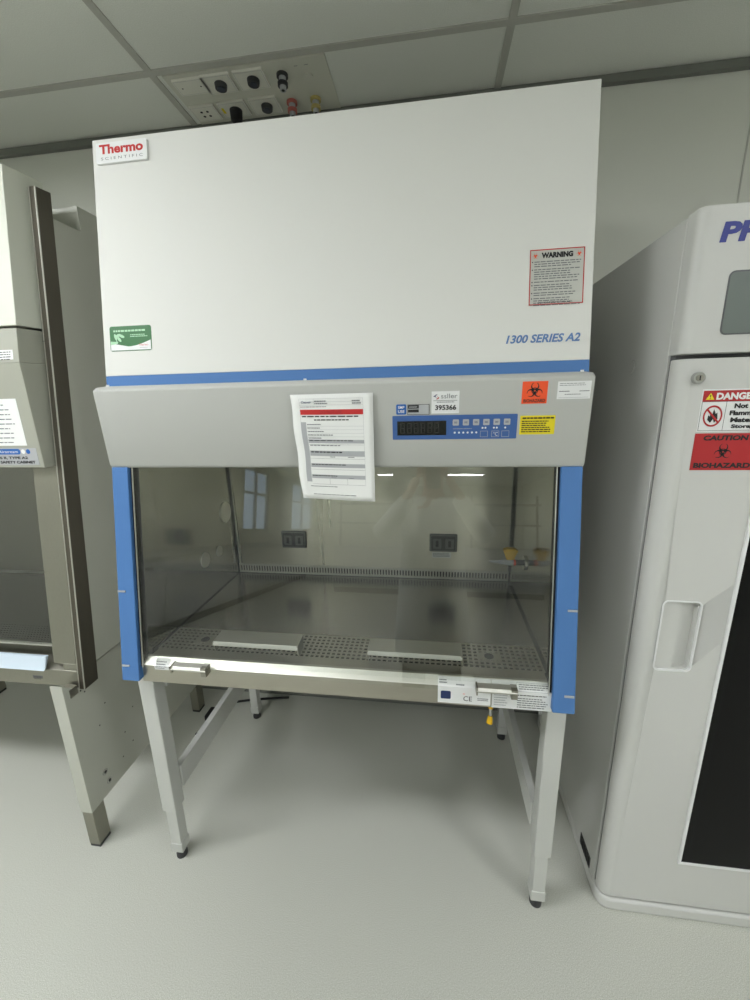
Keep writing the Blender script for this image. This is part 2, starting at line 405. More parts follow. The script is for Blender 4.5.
# sash handles
for x0,x1 in ((-.475,-.365),(.395,.50)):
    h = MB().prism([(.012,.874),(-.006,.872),(-.012,.865),(-.008,.858),(-.002,.862),(.002,.866),(.0155,.866)],'x',x0,x1,'steel_bright').build('sash_handle',cab,bevel=.001)
    h['label']='bright steel bar handle on the sash'
    MB().box(x0,x0+.004,-.011,.0155,.852,.874,'steel_dull').build('end_bracket',h); MB().box(x1-.016,x1,-.010,.0155,.846,.873,'steel_dull').build('end_bracket',h)
# wall outlets inside
for xa,xb,lab in ((-.384,-.272,0),(.270,.386,1)):
    o = MB().box(xa,xb,IY-.012,IY,.977,1.055,'greyplastic').build('inner_outlet',cab,bevel=.004)
    mid=(xa+xb)/2
    dd = Decal(yplane(IY-.012)); dd.sheet(rrect(xa+.008,.985,xb-.008,1.047,.004),'darkplastic',.002)
    for c_ in (mid-.026,mid+.026): dd.sheet(rrect(c_-.018,.992,c_+.018,1.036,.003),'greyplastic',.004); dd.rect(c_-.006,1.0,c_+.006,1.028,'dark',.0045)
    dd.build('outlet_cover',o)
    if lab:
        d2 = Decal(yplane(IY)); d2.sheet([(.281,.946),(.362,.946),(.362,.971),(.281,.971)],'white'); d2.lines(.285,.95,.358,.968,3,'grey'); d2.build('outlet_label',cab)
# round plugs on the left inner wall
for (yy,zz,rr) in ((.64,1.155,.045),(.446,1.013,.03),(.555,1.009,.022)):
    MB().prism(circ(yy,zz,rr,28),'x',-IX-.001,-IX+.004,'steel_bright').build('wall_plug',cab)
# service valve on the right inner wall
vz, vy, vx = 1.035, .46, .555
v = MB().tube([(IX,vy,vz),(IX-.006,vy,vz)],.026,'chrome',n=20).tube([(IX-.004,vy,vz),(vx+.018,vy,vz)],.010,'darkplastic').build('service_valve',cab)
MB().tube([(vx+.02,vy,vz),(vx+.012,vy,vz)],.011,'orange',n=14).build('collar',v)['label']='orange collar'
MB().tube([(vx+.012,vy,vz),(vx,vy,vz),(vx-.03,vy,vz+.0),(vx-.034,vy,vz),(vx-.07,vy,vz+.002)],[.012,.012,.008,.006,.003],'lightgrey',n=14).build('hose_nozzle',v)['label']='pale grey ribbed hose nozzle'
MB().prism([(vx-.012,vz+.012),(vx+.012,vz+.012),(vx+.026,vz+.048),(vx+.012,vz+.054),(vx-.012,vz+.054),(vx-.026,vz+.048)],'y',vy-.012,vy+.012,'yellowp').build('valve_knob',v,bevel=.003)['label']='yellow plastic knob'
# drain valve under the sill
dv = MB().tube([(.444,.05,.80),(.444,.05,.765)],.007,'yellowp').tube([(.444,.05,.766),(.444,.05,.735)],.004,'chrome').build('drain_valve',cab)
MB().tube([(.444,.05,.738),(.442,.046,.718)],[.006,.009],'yellowp').build('valve_cap',dv)

# ---- printed labels on the cabinet
F = slant(0)
d = Decal(F); d.sheet(rrect(-.634,2.248,-.485,2.299,.004),'white',.006)
d.text('Thermo',-.624,2.270,-.495,2.294,'red',.0063,.04)
d.text('S C I E N T I F I C',-.620,2.2555,-.497,2.2625,'grey',.0063)
d.build('maker_badge',cab)['label']='raised white maker badge with red lettering'
d = Decal(F); d.sheet(rrect(-.629,1.761,-.502,1.828,.006),'green')
wv = [(-.629+.002,1.763),(-.504,1.763)]+[(-.504-.123*k/16, 1.763+(.026-.016*math.sin(min(1,k/9)*PI/2) if k<9 else .010+.010*(k-9)/7)) for k in range(17)]
d.poly(wv,'white',.0011)
d.poly([(-.627,1.778),(-.605,1.781),(-.604,1.786),(-.627,1.788)],'palegreen',.0013)
d.lines(-.617,1.8115,-.520,1.8185,1,'palegreen',ragged=0,fill=.7); d.lines(-.566,1.797,-.512,1.806,2,'palegreen')
for (cx,cz,an) in ((-.603,1.803,.3),(-.592,1.801,-.4),(-.611,1.799,1.9),(-.600,1.793,-.9)):
    d.poly([(cx+.009*math.cos(t)*math.cos(an)-.004*math.sin(t)*math.sin(an), cz+.009*math.cos(t)*math.sin(an)+.004*math.sin(t)*math.cos(an)) for t in [2*PI*k/12 for k in range(12)]],'palegreen',.0013)
d.poly([(-.608,1.783),(-.605,1.783),(-.609,1.796),(-.611,1.796)],'palegreen',.0014)
d.text('Thermo',-.540,1.7735,-.512,1.779,'red',.0014); d.lines(-.538,1.767,-.512,1.770,1,'lightgrey')
d.build('green_sticker',cab)
d = Decal(F); d.sheet([(.503,1.825),(.629,1.825),(.629,1.953),(.503,1.953)],'foil'); d.frame(.5035,1.8255,.6285,1.9525,.0022,'red')
d.text('WARNING',.530,1.932,.602,1.945,'black',.0014,.06)
d.biohazard(.516,1.938,.007,'orange'); d.biohazard(.616,1.938,.007,'orange')
z = 1.927
for nl in (3,5,1,3,2,4):
    hh = nl*.0052; d.lines(.514,z-hh,.622,z,nl,'grey',fill=.42); d.rect(.5085,z-.004,.511,z-.0015,'black'); z -= hh+.0022
d.text('DO NOT REMOVE THIS LABEL',.525,1.8285,.605,1.833,'black',.0014)
d.build('warning_label',cab)['label']='white warning label with red border'
d = Decal(F); d.text('1300 SERIES A2',.452,1.738,.626,1.758,'printblue',.0006,.03,.25); d.build('series_lettering',cab)
# console labels
d = Decal(con_fn); d.sheet(rrect(.174,1.5115,.4775,1.571,.002),'panelblue',.0012)
d.sheet([(.186,1.522),(.308,1.522),(.308,1.5575),(.186,1.5575)],'lcd',.0016)
for k in range(6):
    x = .194+.017*k
    for q in ((0,.0,.011,.002),(0,.012,.011,.014),(0,.024,.011,.026),(0,.0,.002,.026),(.009,.0,.011,.026)): d.rect(x+q[0],1.527+q[1],x+q[2],1.527+q[3],'lcdseg',.0018)
d.lines(.325,1.535,.37,1.539,1,'lightgrey',.0015,ragged=0,fill=.3)
for k in range(6): d.poly(circ(.329+.0105*k,1.5275,.0026,8),'white',.0016)
for x in (.396,.403,.423,.430,.450): d.poly(circ(x,1.5385,.0024,8),'white',.0016)
for x in (.400,.427,.451): d.frame(x-.009,1.516,x+.009,1.531,.0008,'lightgrey',.0016)
d.text('°C',.422,1.519,.433,1.528,'white',.0018)
pn = d.build('control_panel',con); pn['label']='blue control panel with dark display and six keys'
for k in range(6):
    x = .331+.0245*k
    b = Decal(con_fn); b.sheet(rrect(x-.0075,1.545,x+.0075,1.560,.002),'lightgrey',.0026); b.lines(x-.004,1.550,x+.004,1.555,2,'navy',.0028,ragged=.1)
    b.build('key_button',pn)
d = Decal(con_fn); d.sheet(rrect(.184,1.574,.209,1.599,.003),'signblue'); d.text('SMP',.1885,1.588,.2045,1.595,'white',.0014,.02); d.text('USE',.1885,1.578,.2045,1.585,'white',.0014,.02)
d.build('blue_sticker',con)
d = Decal(con_fn); d.sheet([(.212,1.573),(.266,1.573),(.266,1.598),(.212,1.598)],'lightgrey'); d.rect(.2135,1.588,.240,1.5965,'black'); d.rect(.2135,1.579,.240,1.586,'black',.0012); d.frame(.212,1.573,.266,1.598,.001,'black',.0013)
d.lines(.216,1.590,.236,1.594,1,'lightgrey',.0015,ragged=0,fill=.6)
d.build('asset_sticker',con)
d = Decal(con_fn); d.sheet([(.271,1.575),(.338,1.575),(.338,1.628),(.271,1.628)],'white')
d.poly([(.275,1.616),(.282,1.6205),(.286,1.620),(.280,1.617),(.284,1.613)],'navy',.0014); d.poly([(.284,1.617),(.290,1.6125),(.286,1.609),(.281,1.6095),(.287,1.6125)],'darkred',.0014)
d.text('ssller',.294,1.611,.333,1.622,'grey',.0014); d.rect(.276,1.6055,.333,1.6063,'black'); d.lines(.284,1.6005,.326,1.604,1,'grey',ragged=0)
d.text('395366',.280,1.583,.331,1.5955,'black',.0014,.03); d.build('number_sticker',con)
d = Decal(con_fn); d.sheet([(.4835,1.594),(.541,1.594),(.541,1.645),(.4835,1.645)],'orange'); d.biohazard(.512,1.6235,.0185,'black',.0014,'orange'); d.text('BIOHAZARD',.488,1.597,.537,1.6045,'black',.0014,.02); d.build('biohazard_sticker',con)['label']='orange sticker with black biohazard symbol'
d = Decal(con_fn); d.sheet([(.484,1.521),(.565,1.521),(.565,1.566),(.484,1.566)],'yellow'); d.lines(.489,1.557,.562,1.563,1,'black',ragged=.02,fill=.6); d.lines(.488,1.525,.561,1.555,6,'black',fill=.5); d.build('yellow_sticker',con)
d = Decal(con_fn); d.sheet([(.563,1.603),(.637,1.603),(.637,1.643),(.563,1.643)],'white'); d.lines(.567,1.632,.634,1.640,2,'grey',fill=.3); d.lines(.567,1.619,.590,1.622,1,'black',ragged=0); d.lines(.612,1.619,.634,1.622,1,'black',ragged=0); d.lines(.58,1.612,.62,1.615,1,'grey'); d.rect(.567,1.606,.633,1.6065,'grey'); d.build('white_sticker',con)
# apron labels
AF = yplane(.022)
def ap(a,b,dd):
    if b <= .85: return (a,.0195-dd,b)
    return (a,.0193+(b-.85)*1.02-dd,b)
d = Decal(ap)
d.sheet([(.296,.798),(.437,.798),(.437,.85),(.296,.85)],'white',.001); d.sheet([(.296,.85),(.437,.85),(.437,.8675),(.296,.8675)],'white',.001)
d.sheet(rrect(.304,.811,.331,.836,.004),'navy',.0014); d.text('CE',.365,.808,.388,.823,'black',.0014,.0)
d.lines(.402,.811,.432,.821,2,'grey',ragged=.1); d.text('<',.363,.828,.369,.832,'orange',.0014)
d.lines(.300,.855,.322,.864,2,'grey'); d.lines(.345,.852,.37,.857,1,'grey')
d.build('rating_label',cab)
d = Decal(ap)
d.sheet([(.4405,.794),(.595,.794),(.595,.85),(.4405,.85)],'white',.001); d.sheet([(.4405,.85),(.596,.85),(.596,.8675),(.4405,.8675)],'white',.001)
d.lines(.446,.800,.484,.846,6,'lightgrey',fill=.35); d.lines(.506,.798,.590,.832,5,'grey',fill=.4); d.lines(.506,.836,.58,.841,1,'black',ragged=0); d.frame(.504,.850,.592,.866,.0008,'lightgrey',.0016); d.lines(.510,.853,.586,.864,3,'grey',.0016,fill=.45)
d.build('serial_label',cab)
d = Decal(ap); d.sheet([(-.548,.838),(-.502,.838),(-.502,.8495),(-.548,.8495)],'white'); d.sheet([(-.548,.8495),(-.502,.8495),(-.502,.866),(-.548,.866)],'white'); d.lines(-.545,.841,-.506,.862,4,'grey',fill=.4); d.build('small_label',cab)

# ---- paper notice taped on the console, hanging over the glass
nt_ = thing('paper_notice','white printed paper notice with a red bar taped to the cabinet console','notice',(.028,.08,1.5))
PX0,PX1,PZ0,PZ1 = -.079,.134,1.352,1.629
def pf(a,b,dd):
    u=(a-PX0)/(PX1-PX0); t=(PZ1-b)/(PZ1-PZ0)
    shr = .020*t*(1-u)+.0015*(math.sin(t*14)*(1-u)) - .007
    y = .081 - .003*t - .008*t*(1-u)**2 + .001*math.sin(t*7+u*3)*t
    return (a+shr, y-dd, b+.010*t*(1-u)**1.5)
p = MB(); nu,nv = 14,20; vs=[pf(PX0+(PX1-PX0)*i/nu, PZ1-(PZ1-PZ0)*j/nv, 0) for j in range(nv+1) for i in range(nu+1)]
fs=[[j*(nu+1)+i,j*(nu+1)+i+1,(j+1)*(nu+1)+i+1,(j+1)*(nu+1)+i] for j in range(nv) for i in range(nu)]
p.add(vs,fs,'paper'); po = p.build('sheet',nt_); so=po.modifiers.new('thickness','SOLIDIFY'); so.thickness=.0004; so.offset=0
d = Decal(pf)
def seg(a0,b0,a1,b1,m,dd=.0009):
    k = max(1,int(abs(a1-a0)/.018)); kz = max(1,int(abs(b1-b0)/.014))
    for i in range(k):
        for j in range(kz):
            x0=a0+(a1-a0)*i/k; x1=a0+(a1-a0)*(i+1)/k; z0=b0+(b1-b0)*j/kz; z1=b0+(b1-b0)*(j+1)/kz
            d.rect(x0,z0,x1,z1,m,dd)
X0,X1 = -.058,.108
seg(X0,1.577,X1,1.590,'red'); d.text('DO NOT USE',-.005,1.5795,.052,1.5875,'darkred',.0013,.03)
for zz in (1.617,1.609,1.601): seg(X0,zz,X1,zz+.0005,'lightgrey')
seg(X0,1.395,X0+.0005,1.617,'lightgrey'); seg(X1,1.395,X1+.0005,1.617,'lightgrey'); seg(X0+.038,1.601,X0+.0385,1.617,'lightgrey')
d.text('Cleanair',-.053,1.606,-.026,1.612,'navy',.0012,.01,.2)
d.lines(-.018,1.602,.03,1.614,2,'grey',.0011,ragged=.4); d.lines(.08,1.602,.104,1.614,2,'grey',.0011,ragged=.4); d.lines(-.056,1.5955,.012,1.5985,1,'grey',.0011,ragged=0)
d.lines(-.054,1.570,.100,1.575,1,'black',.0012,ragged=.05,fill=.6); d.lines(-.022,1.5615,.070,1.566,1,'black',.0012,ragged=.05,fill=.6)
seg(X0,1.400,X0+.014,1.558,'lightgrey')
for zz in (1.550,1.541,1.532,1.523,1.515): d.lines(-.041,zz,-.041+.03+random.random()*.05,zz+.004,1,'grey',.0012,ragged=.1,fill=.6); seg(-.041,zz-.0025,X1,zz-.002,'lightgrey',.001)
for zz,h in ((1.504,.009),(1.470,.014),(1.440,.010),(1.410,.010)): seg(-.043,zz,X1,zz+h,'lightgrey',.0009); d.lines(-.04,zz+h*.5,.02+random.random()*.06,zz+h,1,'black',.0013,fill=.45,ragged=.1)
d.lines(-.04,1.496,.06,1.500,1,'grey',.0012); 
for xx in (.0,.05): d.lines(xx+.012,1.466,xx+.03,1.470,1,'grey',.0012); d.lines(xx+.012,1.411,xx+.03,1.414,1,'grey',.0012); seg(xx+.007,1.394,xx+.0075,1.410,'grey')
for zz in (1.5,1.463,1.434,1.394): seg(-.043,zz,X1,zz+.0005,'grey')
d.lines(-.05,1.386,.03,1.390,1,'black',.0012,fill=.35,ragged=.1); d.lines(-.045,1.364,.09,1.368,1,'black',.0012,fill=.35,ragged=.1)
d.build('print',po)

# ---- arm rests lying on the grille
for k,(xa,xb) in enumerate(((-.405,-.128),(.088,.367))):
    t = thing('armrest',('steel arm rest plate on the grille, left of centre','steel arm rest plate on the grille, right of centre')[k],'arm rest',((xa+xb)/2,.14,IZ),'steel arm rests on the front grille')
    MB().prism([(.103,.872),(.108,.884),(.168,.888),(.168,.886),(.109,.882),(.105,.872)],'x',xa,xb,'steel_bright').build('plate',t,bevel=.0008)
    for x in (xa,xb-.003): MB().prism([(.106,.883),(.166,.887),(.160,IZ+.0005),(.112,IZ+.0005)],'x',x,x+.003,'steel_dull').build('leg',t)

# ================================================================== STAND
st = thing('equipment_stand','light grey four-legged steel stand carrying the biosafety cabinet','stand',(0,.42,0))
LX, LYF, LYR = .625, .085, .755
def leg(sx, yc):
    x = sx*LX; m_ = MB()
    m_.box(x-.026,x+.026,yc-.026,yc+.026,.225,.789,'stand')
    o = m_.build('leg',st,bevel=.004,loc=(x,yc,.5))
    MB().box(x-.020,x+.020,yc-.020,yc+.020,.06,.23,'stand').box(x-.0225,x+.0225,yc-.0225,yc+.0225,.035,.075,'stand').build('leg_extension',o,bevel=.003)
    MB().tube([(x,yc,0),(x,yc,.012),(x,yc,.036)],[.019,.019,.010],'darkplastic',n=16).build('levelling_foot',o)
for sx in (-1,1):
    leg(sx,LYF); leg(sx,LYR)
    x = sx*.605; MB().box(x-.012,x+.012,LYF+.026,LYR-.026,.285,.375,'stand').build('side_brace',st,bevel=.003)
    MB().box(x-.012,x+.012,LYF+.026,LYR-.026,.70,.789,'stand').build('top_rail',st,bevel=.003)
MB().box(-LX+.026,LX-.026,LYR-.012,LYR+.012,.70,.789,'stand').build('rear_rail',st,bevel=.003)

# ================================================================== LEFT NEIGHBOUR CABINET
nb = thing('biosafety_cabinet','stainless framed grey biosafety cabinet at the left edge of the photo','biosafety cabinet',(-1.6,.5,.65))
T2 = .125; NL = -2.3
def NY(z, off=0): return .13+off+T2*(z-.7)
NX = -.92
for (x0,x1) in ((-.94,NX-.001),(NL,NL+.02)):
    MB().prism([(NY(.72)+.055,.72),(NY(2.19)+.05,2.192),(.475,2.192),(.475,2.27),(.9,2.27),(.9,.72)],'x',x0,x1,'neigh').build('side_panel',nb)
MB().prism([(NY(1.46)+.055,1.46),(NY(2.19)+.052,2.190),(.477,2.190),(.477,2.268),(.898,2.268),(.898,1.46)],'x',NL+.02,-.94,'neigh').build('upper_body',nb)
MB().box(NL+.02,-.94,.86,.898,.72,1.46,'neigh').build('back_panel',nb)
MB().box(NL+.02,-.94,.31,.86,.72,.7455,'neigh').build('base_panel',nb)
MB().box(NL+.02,-.94,.848,.8595,.7455,1.46,'steel_dull').box(-.948,-.941,NY(1.0)+.09,.848,.7455,1.46,'steel_dull').box(NL+.0205,NL+.03,NY(1.0)+.09,.848,.7455,1.46,'steel_dull').build('chamber_liner',nb)
# stainless side rail (channel) at the right
MB().prism([(NY(.655),.65),(NY(2.262)+.0,2.262),(NY(2.262)+.052,2.262+.004),(NY(.655)+.057,.65)],'x',-.943,NX,'steel_rail').build('side_rail',nb,bevel=.0015)
MB().prism([(NY(.66)-.0015,.652),(NY(2.262)-.0015,2.262),(NY(2.262),2.262),(NY(.655),.652)],'x',-.9405,-.9236,'steel_rail').build('rail_face',nb)
MB().prism([(NY(.66)-.003,.652),(NY(2.262)-.003,2.262),(NY(2.262),2.262),(NY(.655),.652)],'x',-.9435,-.9405,'steel_bright').build('rail_edge_glint',nb)  # bright strips on both rail edges are painted highlights
MB().prism([(NY(.66)-.003,.652),(NY(2.262)-.003,2.262),(NY(2.262),2.262),(NY(.655),.652)],'x',-.9235,NX,'steel_bright').build('rail_edge_glint',nb)
# upper cover with chamfered right corner
def band(z0,z1,o0,o1,m_,name):
    b = MB(); q = []
    for z,o in ((z0,o0),(z1,o1)):
        q += [(NL,NY(z,o),z),(-.957,NY(z,o),z),(-.944,NY(z,.012),z),(-.944,NY(z,.05),z),(NL,NY(z,.05),z)]
    b.add(q,[[0,1,2,3,4][::-1],[5,6,7,8,9]]+[[i,(i+1)%5,(i+1)%5+5,i+5] for i in range(5)],m_)
    return b.build(name,nb,bevel=.002)
band(1.852,2.295,-.074,-.066,'neighcover','upper_cover')
cn = band(1.745,1.845,-.077,-.075,'neighconsole','console_top')
cn2 = band(1.425,1.745,-.03,-.077,'neighconsole','console_face')
MB().tube([(-.940,NY(1.82),1.815),(-.955,NY(1.82),1.815)],.003,'dark').build('screw',cn)
# opening posts and sill
MB().prism([(NY(.74),.74),(NY(1.425),1.425),(NY(1.425)+.03,1.425),(NY(.74)+.03,.74)],'x',-1.035,-.947,'steel_dull').build('front_post',nb,bevel=.002)
MB().box(-1.0,-.945,NY(.7)+.004,NY(.7)+.05,.69,.742,'steel_dull').build('post_foot',nb,bevel=.002)
MB().prism([(NY(.66)+.001,.655),(NY(.7)+.001,.715),(NY(.7)+.06,.74),(.30,.742),(.30,.705),(.192,.705),(.18,.655)],'x',NL,-.944,'steel_dull').build('lower_sill',nb,bevel=.002)
MB().box(NL+.06,-1.0,NY(.74)+.09,.80,.746,.752,'steel_y').build('work_tray',nb)
dots = MB()
for j in range(7):
    for i in range(60): 
        x=-1.02-.0125*i; y=.245+.014*j; dots.prism(circ(x,y,.0034,6),'z',.752,.7526,'dark')
dots.build('tray_perforation',nb)
d2 = MB()
for i in range(70): x=-1.02-.0125*i; d2.prism(circ(x,.775,.0045,6),'z',.752,.7526,'dark')
for i in range(70): x=-1.02-.0125*i; d2.prism(circ(x,.80,.004,6),'z',.752,.7526,'dark')
d2.build('tray_slots',nb)
MB().prism([(NY(.795,.02),.795),(NY(1.43,.02),1.43),(NY(1.43,.026),1.43),(NY(.795,.026),.795)],'x',NL+.02,-1.03,'glass').build('sash_glass',nb)
MB().box(NL+.02,-1.03,NY(.785,.018),NY(.785,.03),.790,.795,'steel_bright').build('sash_edge',nb)
NF = lambda a,b,dd: (a,NY(1.425,-.03)-.0219*(b-1.425)-dd,b)
d = Decal(NF); d.sheet([(-1.28,1.496),(-1.001,1.496),(-1.001,1.641),(-1.28,1.641)],'paper')
for k in range(9): z=1.625-.0145*k; d.lines(-1.20,z-.005,-1.022+random.uniform(-.02,.006),z,1,'grey',ragged=.1,fill=.6)
d.build('instruction_sheet',cn2)
d = Decal(lambda a,b,dd: (a,NY(b,-.076)-dd,b)); d.sheet([(-1.14,1.744+.004),(-.976,1.748),(-.976,1.783),(-1.14,1.783)],'white'); d.lines(-1.10,1.752,-.980,1.780,4,'black',fill=.35); d.build('white_sticker',cn)
d = Decal(NF); d.sheet([(-1.28,1.434),(-.972,1.434),(-.972,1.488),(-1.28,1.488)],'lightgrey')
d.poly(rrect(-1.12,1.468,-1.030,1.486,.008),'signblue',.0013); d.text('Airstream',-1.11,1.4725,-1.040,1.4815,'white',.0016)
d.poly(circ(-1.020,1.477,.0075,16),'white',.0013); d.poly(circ(-1.002,1.477,.0075,16),'signblue',.0013)
d.text('CLASS II, TYPE A2',-1.155,1.4515,-1.008,1.4615,'black',.0015,.04); d.text('BIOLOGICAL SAFETY CABINET',-1.215,1.4385,-.984,1.4475,'black',.0015,.04)
d.build('nameplate',cn2)
d = Decal(lambda a,b,dd:(a,NY(.69)-dd,b)); d.sheet([(-1.125,.671),(-1.085,.671),(-1.085,.690),(-1.125,.690)],'greyplastic'); d.lines(-1.122,.674,-1.088,.688,3,'darkplastic'); d.build('small_plate',nb)
# vinyl arm pad on the sill
ar = MB().prism([(NY(.7)-.012,.716),(NY(.7)-.006,.724),(NY(.75)+.0,.764),(NY(.75)+.012,.762),(NY(.7)-.001,.722)],'x',NL+.02,-1.062,'tape').build('arm_pad',None,bevel=.003)
tag(ar,'pale blue white padded strip on the sill of the left stainless cabinet','arm pad')

# stand of the neighbour: deep end panels on steel feet
ns = thing('equipment_stand','white stand with deep end panel and steel feet under the left cabinet','stand',(-1.6,.45,0))
def endp(x0,x1):
    o = MB().prism([(.066,.165),(.80,.165),(.80,.699),(.20,.699),(.20,.652),(.118,.656),(.066,.706)],'x',x0,x1,'neigh').build('end_panel',ns,bevel=.002)
    for (y0,y1) in ((.062,.124),(.742,.804)):
        MB().box(x0+.003,x1-.002,y0+.006,y1-.002,.012,.17,'steel_dull').build('leg',ns,bevel=.002)
        MB().box(x0+.004,x1-.003,y0+.008,y1-.004,0,.013,'darkplastic').build('foot_pad',ns)
    return o
ep = endp(-.992,-.945); endp(-2.25,-2.20)
for (yy,zz,rr) in ((.150,.262,.012),(.160,.213,.012)):
    MB().prism(circ(yy,zz,rr,16),'x',-.946,-.943,'chrome').prism(circ(yy,zz,rr*.5,10),'x',-.944,-.9425,'dark').build('bolt',ep)
for (yy,zz) in ((.135,.655),(.150,.640),(.128,.640),(.142,.625),(.21,.52),(.17,.455),(.33,.40),(.27,.33),(.30,.26),(.24,.24)):
    MB().prism(circ(yy,zz,.0028,8),'x',-.946,-.9445,'dark').build('screw_hole',ep)
br = MB().box(-.985,-.9435,.088,.118,.640,.672,'steel_dull').build('bracket',ep)
MB().box(-2.2,-.992,.70,.74,.6,.65,'neigh').build('rear_rail',ns)
MB().box(-2.2,-.992,.70,.74,.22,.27,'neigh').build('rear_rail',ns)

# cables on the floor by the wall
def cable(pts,label,r=.006):
    o = MB().tube(pts,r,'cord',n=8).build('power_cable'); tag(o,label,'cable'); return o
def smoothpts(p, n=8):
    out=[]; P=[Vector(q) for q in p]
    for i in range(len(P)-1):
        p0=P[max(i-1,0)];p1=P[i];p2=P[i+1];p3=P[min(i+2,len(P)-1)]
        for k in range(n):
            t=k/n; out.append(.5*((2*p1)+(-p0+p2)*t+(2*p0-5*p1+4*p2-p3)*t*t+(-p0+3*p1-3*p2+p3)*t**3))
    out.append(P[-1]); return out
cable(smoothpts([(-.88,.60,.006),(-.84,.68,.006),(-.86,.76,.007),(-.80,.82,.012),(-.66,.87,.007),(-.5,.90,.007)]),'black power cable on the floor along the wall under the main cabinet')
pa = MB().box(-.885,-.83,.69,.76,0,.035,'cord').build('plug_block',bevel=.006); tag(pa,'small black plug block on the floor beside the left stand','plug')
cable(smoothpts([(-1.3,.80,.006),(-1.16,.84,.008),(-1.12,.78,.006),(-1.2,.86,.008),(-1.4,.88,.006),(-1.8,.86,.006)]),'black cable coiled on the floor under the left cabinet',.008)

# ================================================================== FRIDGE
fr = thing('laboratory_refrigerator','tall light grey laboratory refrigerator with dark glass door at the right edge','refrigerator',(1.2,.45,0))
FX0,FX1,FY = .82,1.60,.092
def rfront(x0,x1,y0,y1,r=.034,n=7):
    pts=[]
    for k in range(n+1):
        a=PI+PI/2*k/n; pts.append((x0+r+r*math.cos(a), y0+r+r*math.sin(a)))
    for k in range(n+1):
        a=1.5*PI+PI/2*k/n; pts.append((x1-r+r*math.cos(a), y0+r+r*math.sin(a)))
    return pts+[(x1,y1),(x0,y1)]
MB().box(FX0,FX1,.142,.86,.03,1.981,'fridge').build('body',fr,bevel=.003)
MB().prism(rfront(FX0,FX1,FY,.1415,r=.02),'z',1.694,1.984,'fridge').build('header_panel',fr,bevel=.003,seg=3)
MB().box(FX0+.006,FX1-.006,.12,.15,.05,1.70,'fridgedark').build('door_gasket',fr)
MB().prism(rfront(FX0-.004,FX1+.004,FY-.004,.86,r=.04),'z',.0,.045,'fridge').build('base_plinth',fr,bevel=.01,seg=3)
dr = MB().prism(rfront(FX0,FX1,FY,.130,r=.03),'z',.055,1.684,'fridge').build('door',fr,bevel=.003)
cut = MB().prism(rrect(.868,.891,.958,1.093,.012),'y',.05,FY+.004,'fridge').prism(rrect(.914,.896,.953,1.088,.008),'y',.05,FY+.018,'fridge').build('cut')
ct2 = bpy.data.objects.new('cut2', MB().prism(rrect(.914,.896,.953,1.088,.008),'y',.05,FY+.018,'fridge').build('c').data)
bpy.data.objects.remove(bpy.data.objects['c']); C.objects.link(ct2)
cm = MB().prism(rrect(.868,.891,.958,1.093,.012),'y',.05,FY+.004,'fridge').build('c3'); bpy.data.objects.remove(cut)
for cc in (cm,ct2):
    b = dr.modifiers.new('cut','BOOLEAN'); b.object = cc; b.solver='EXACT'
bpy.context.view_layer.update(); dg = bpy.context.evaluated_depsgraph_get()
me2 = bpy.data.meshes.new_from_object(dr.evaluated_get(dg)); dr.modifiers.clear(); me2.set_sharp_from_angle(angle=math.radians(25)); dr.data = me2
bpy.data.objects.remove(cm); bpy.data.objects.remove(ct2)
hd = MB(); o_=rrect(.866,.889,.960,1.095,.014,6); i_=rrect(.8695,.8925,.9565,1.0915,.011,6); nn=len(o_)
hd.add([(a,FY-.0025,b) for a,b in o_]+[(a,FY-.0025,b) for a,b in i_]+[(a,FY+.002,b) for a,b in o_]+[(a,FY+.006,b) for a,b in i_],
       [[k,(k+1)%nn,(k+1)%nn+nn,k+nn] for k in range(nn)]+[[k,(k+1)%nn,(k+1)%nn+2*nn,k+2*nn] for k in range(nn)]+[[k+nn,(k+1)%nn+nn,(k+1)%nn+3*nn,k+3*nn] for k in range(nn)],'white')
hd.build('door_handle',dr)
GX0,GX1,GZ0,GZ1 = 1.031,1.39,.235,1.40
bz = MB()
for q in ((GX0-.008,GX1+.008,GZ0-.008,GZ0),(GX0-.008,GX1+.008,GZ1,GZ1+.008),(GX0-.008,GX0,GZ0,GZ1),(GX1,GX1+.008,GZ0,GZ1)): bz.box(q[0],q[1],FY-.005,FY+.01,q[2],q[3],'white')
bz.build('window_bead',dr,bevel=.001)
MB().box(GX0,GX1,FY-.002,FY+.004,GZ0,GZ1,'fridgeglass').build('door_glass',dr)['label']='black door glass'
lk = MB().tube([(.861,FY,1.642),(.861,FY-.010,1.642)],[.013,.012],'chrome',n=20).build('door_lock',dr)
MB().tube([(.861,FY-.009,1.642),(.861,FY-.0115,1.642)],.007,'steel_dull',n=14).box(.860,.862,FY-.0125,FY-.011,1.637,1.647,'dark').build('key_slot',lk)
MB().prism(circ(.315,1.683,.018,20),'x',FX0-.003,FX0+.002,'fridge').build('hole_cap',fr,bevel=.001)
vn = MB().box(FX0-.002,FX0+.004,.175,.262,.045,.088,'darkplastic')
for k in range(6): vn.box(FX0-.004,FX0-.0015,.18+.013*k,.186+.013*k,.05,.083,'dark')
vn.build('side_vent',fr)
FF = yplane(FY)
d = Decal(FF); d.text('PHCbi',.861,1.912,1.045,1.951,'logoblue',.0008,.045,.12); d.build('maker_lettering',fr)
d = Decal(FF); d.sheet(rrect(.891,1.731,1.12,1.858,.012),'fridgedark',.001); d.sheet(rrect(.894,1.734,1.117,1.855,.010),'screen',.0015); d.build('display_screen',fr)
d = Decal(FF); a0=.8795; a1=a0+.145
d.sheet([(a0-.002,1.522),(a1,1.522),(a1,1.617),(a0-.002,1.617)],'white'); d.rect(a0,1.590,a1-.002,1.614,'darkred')
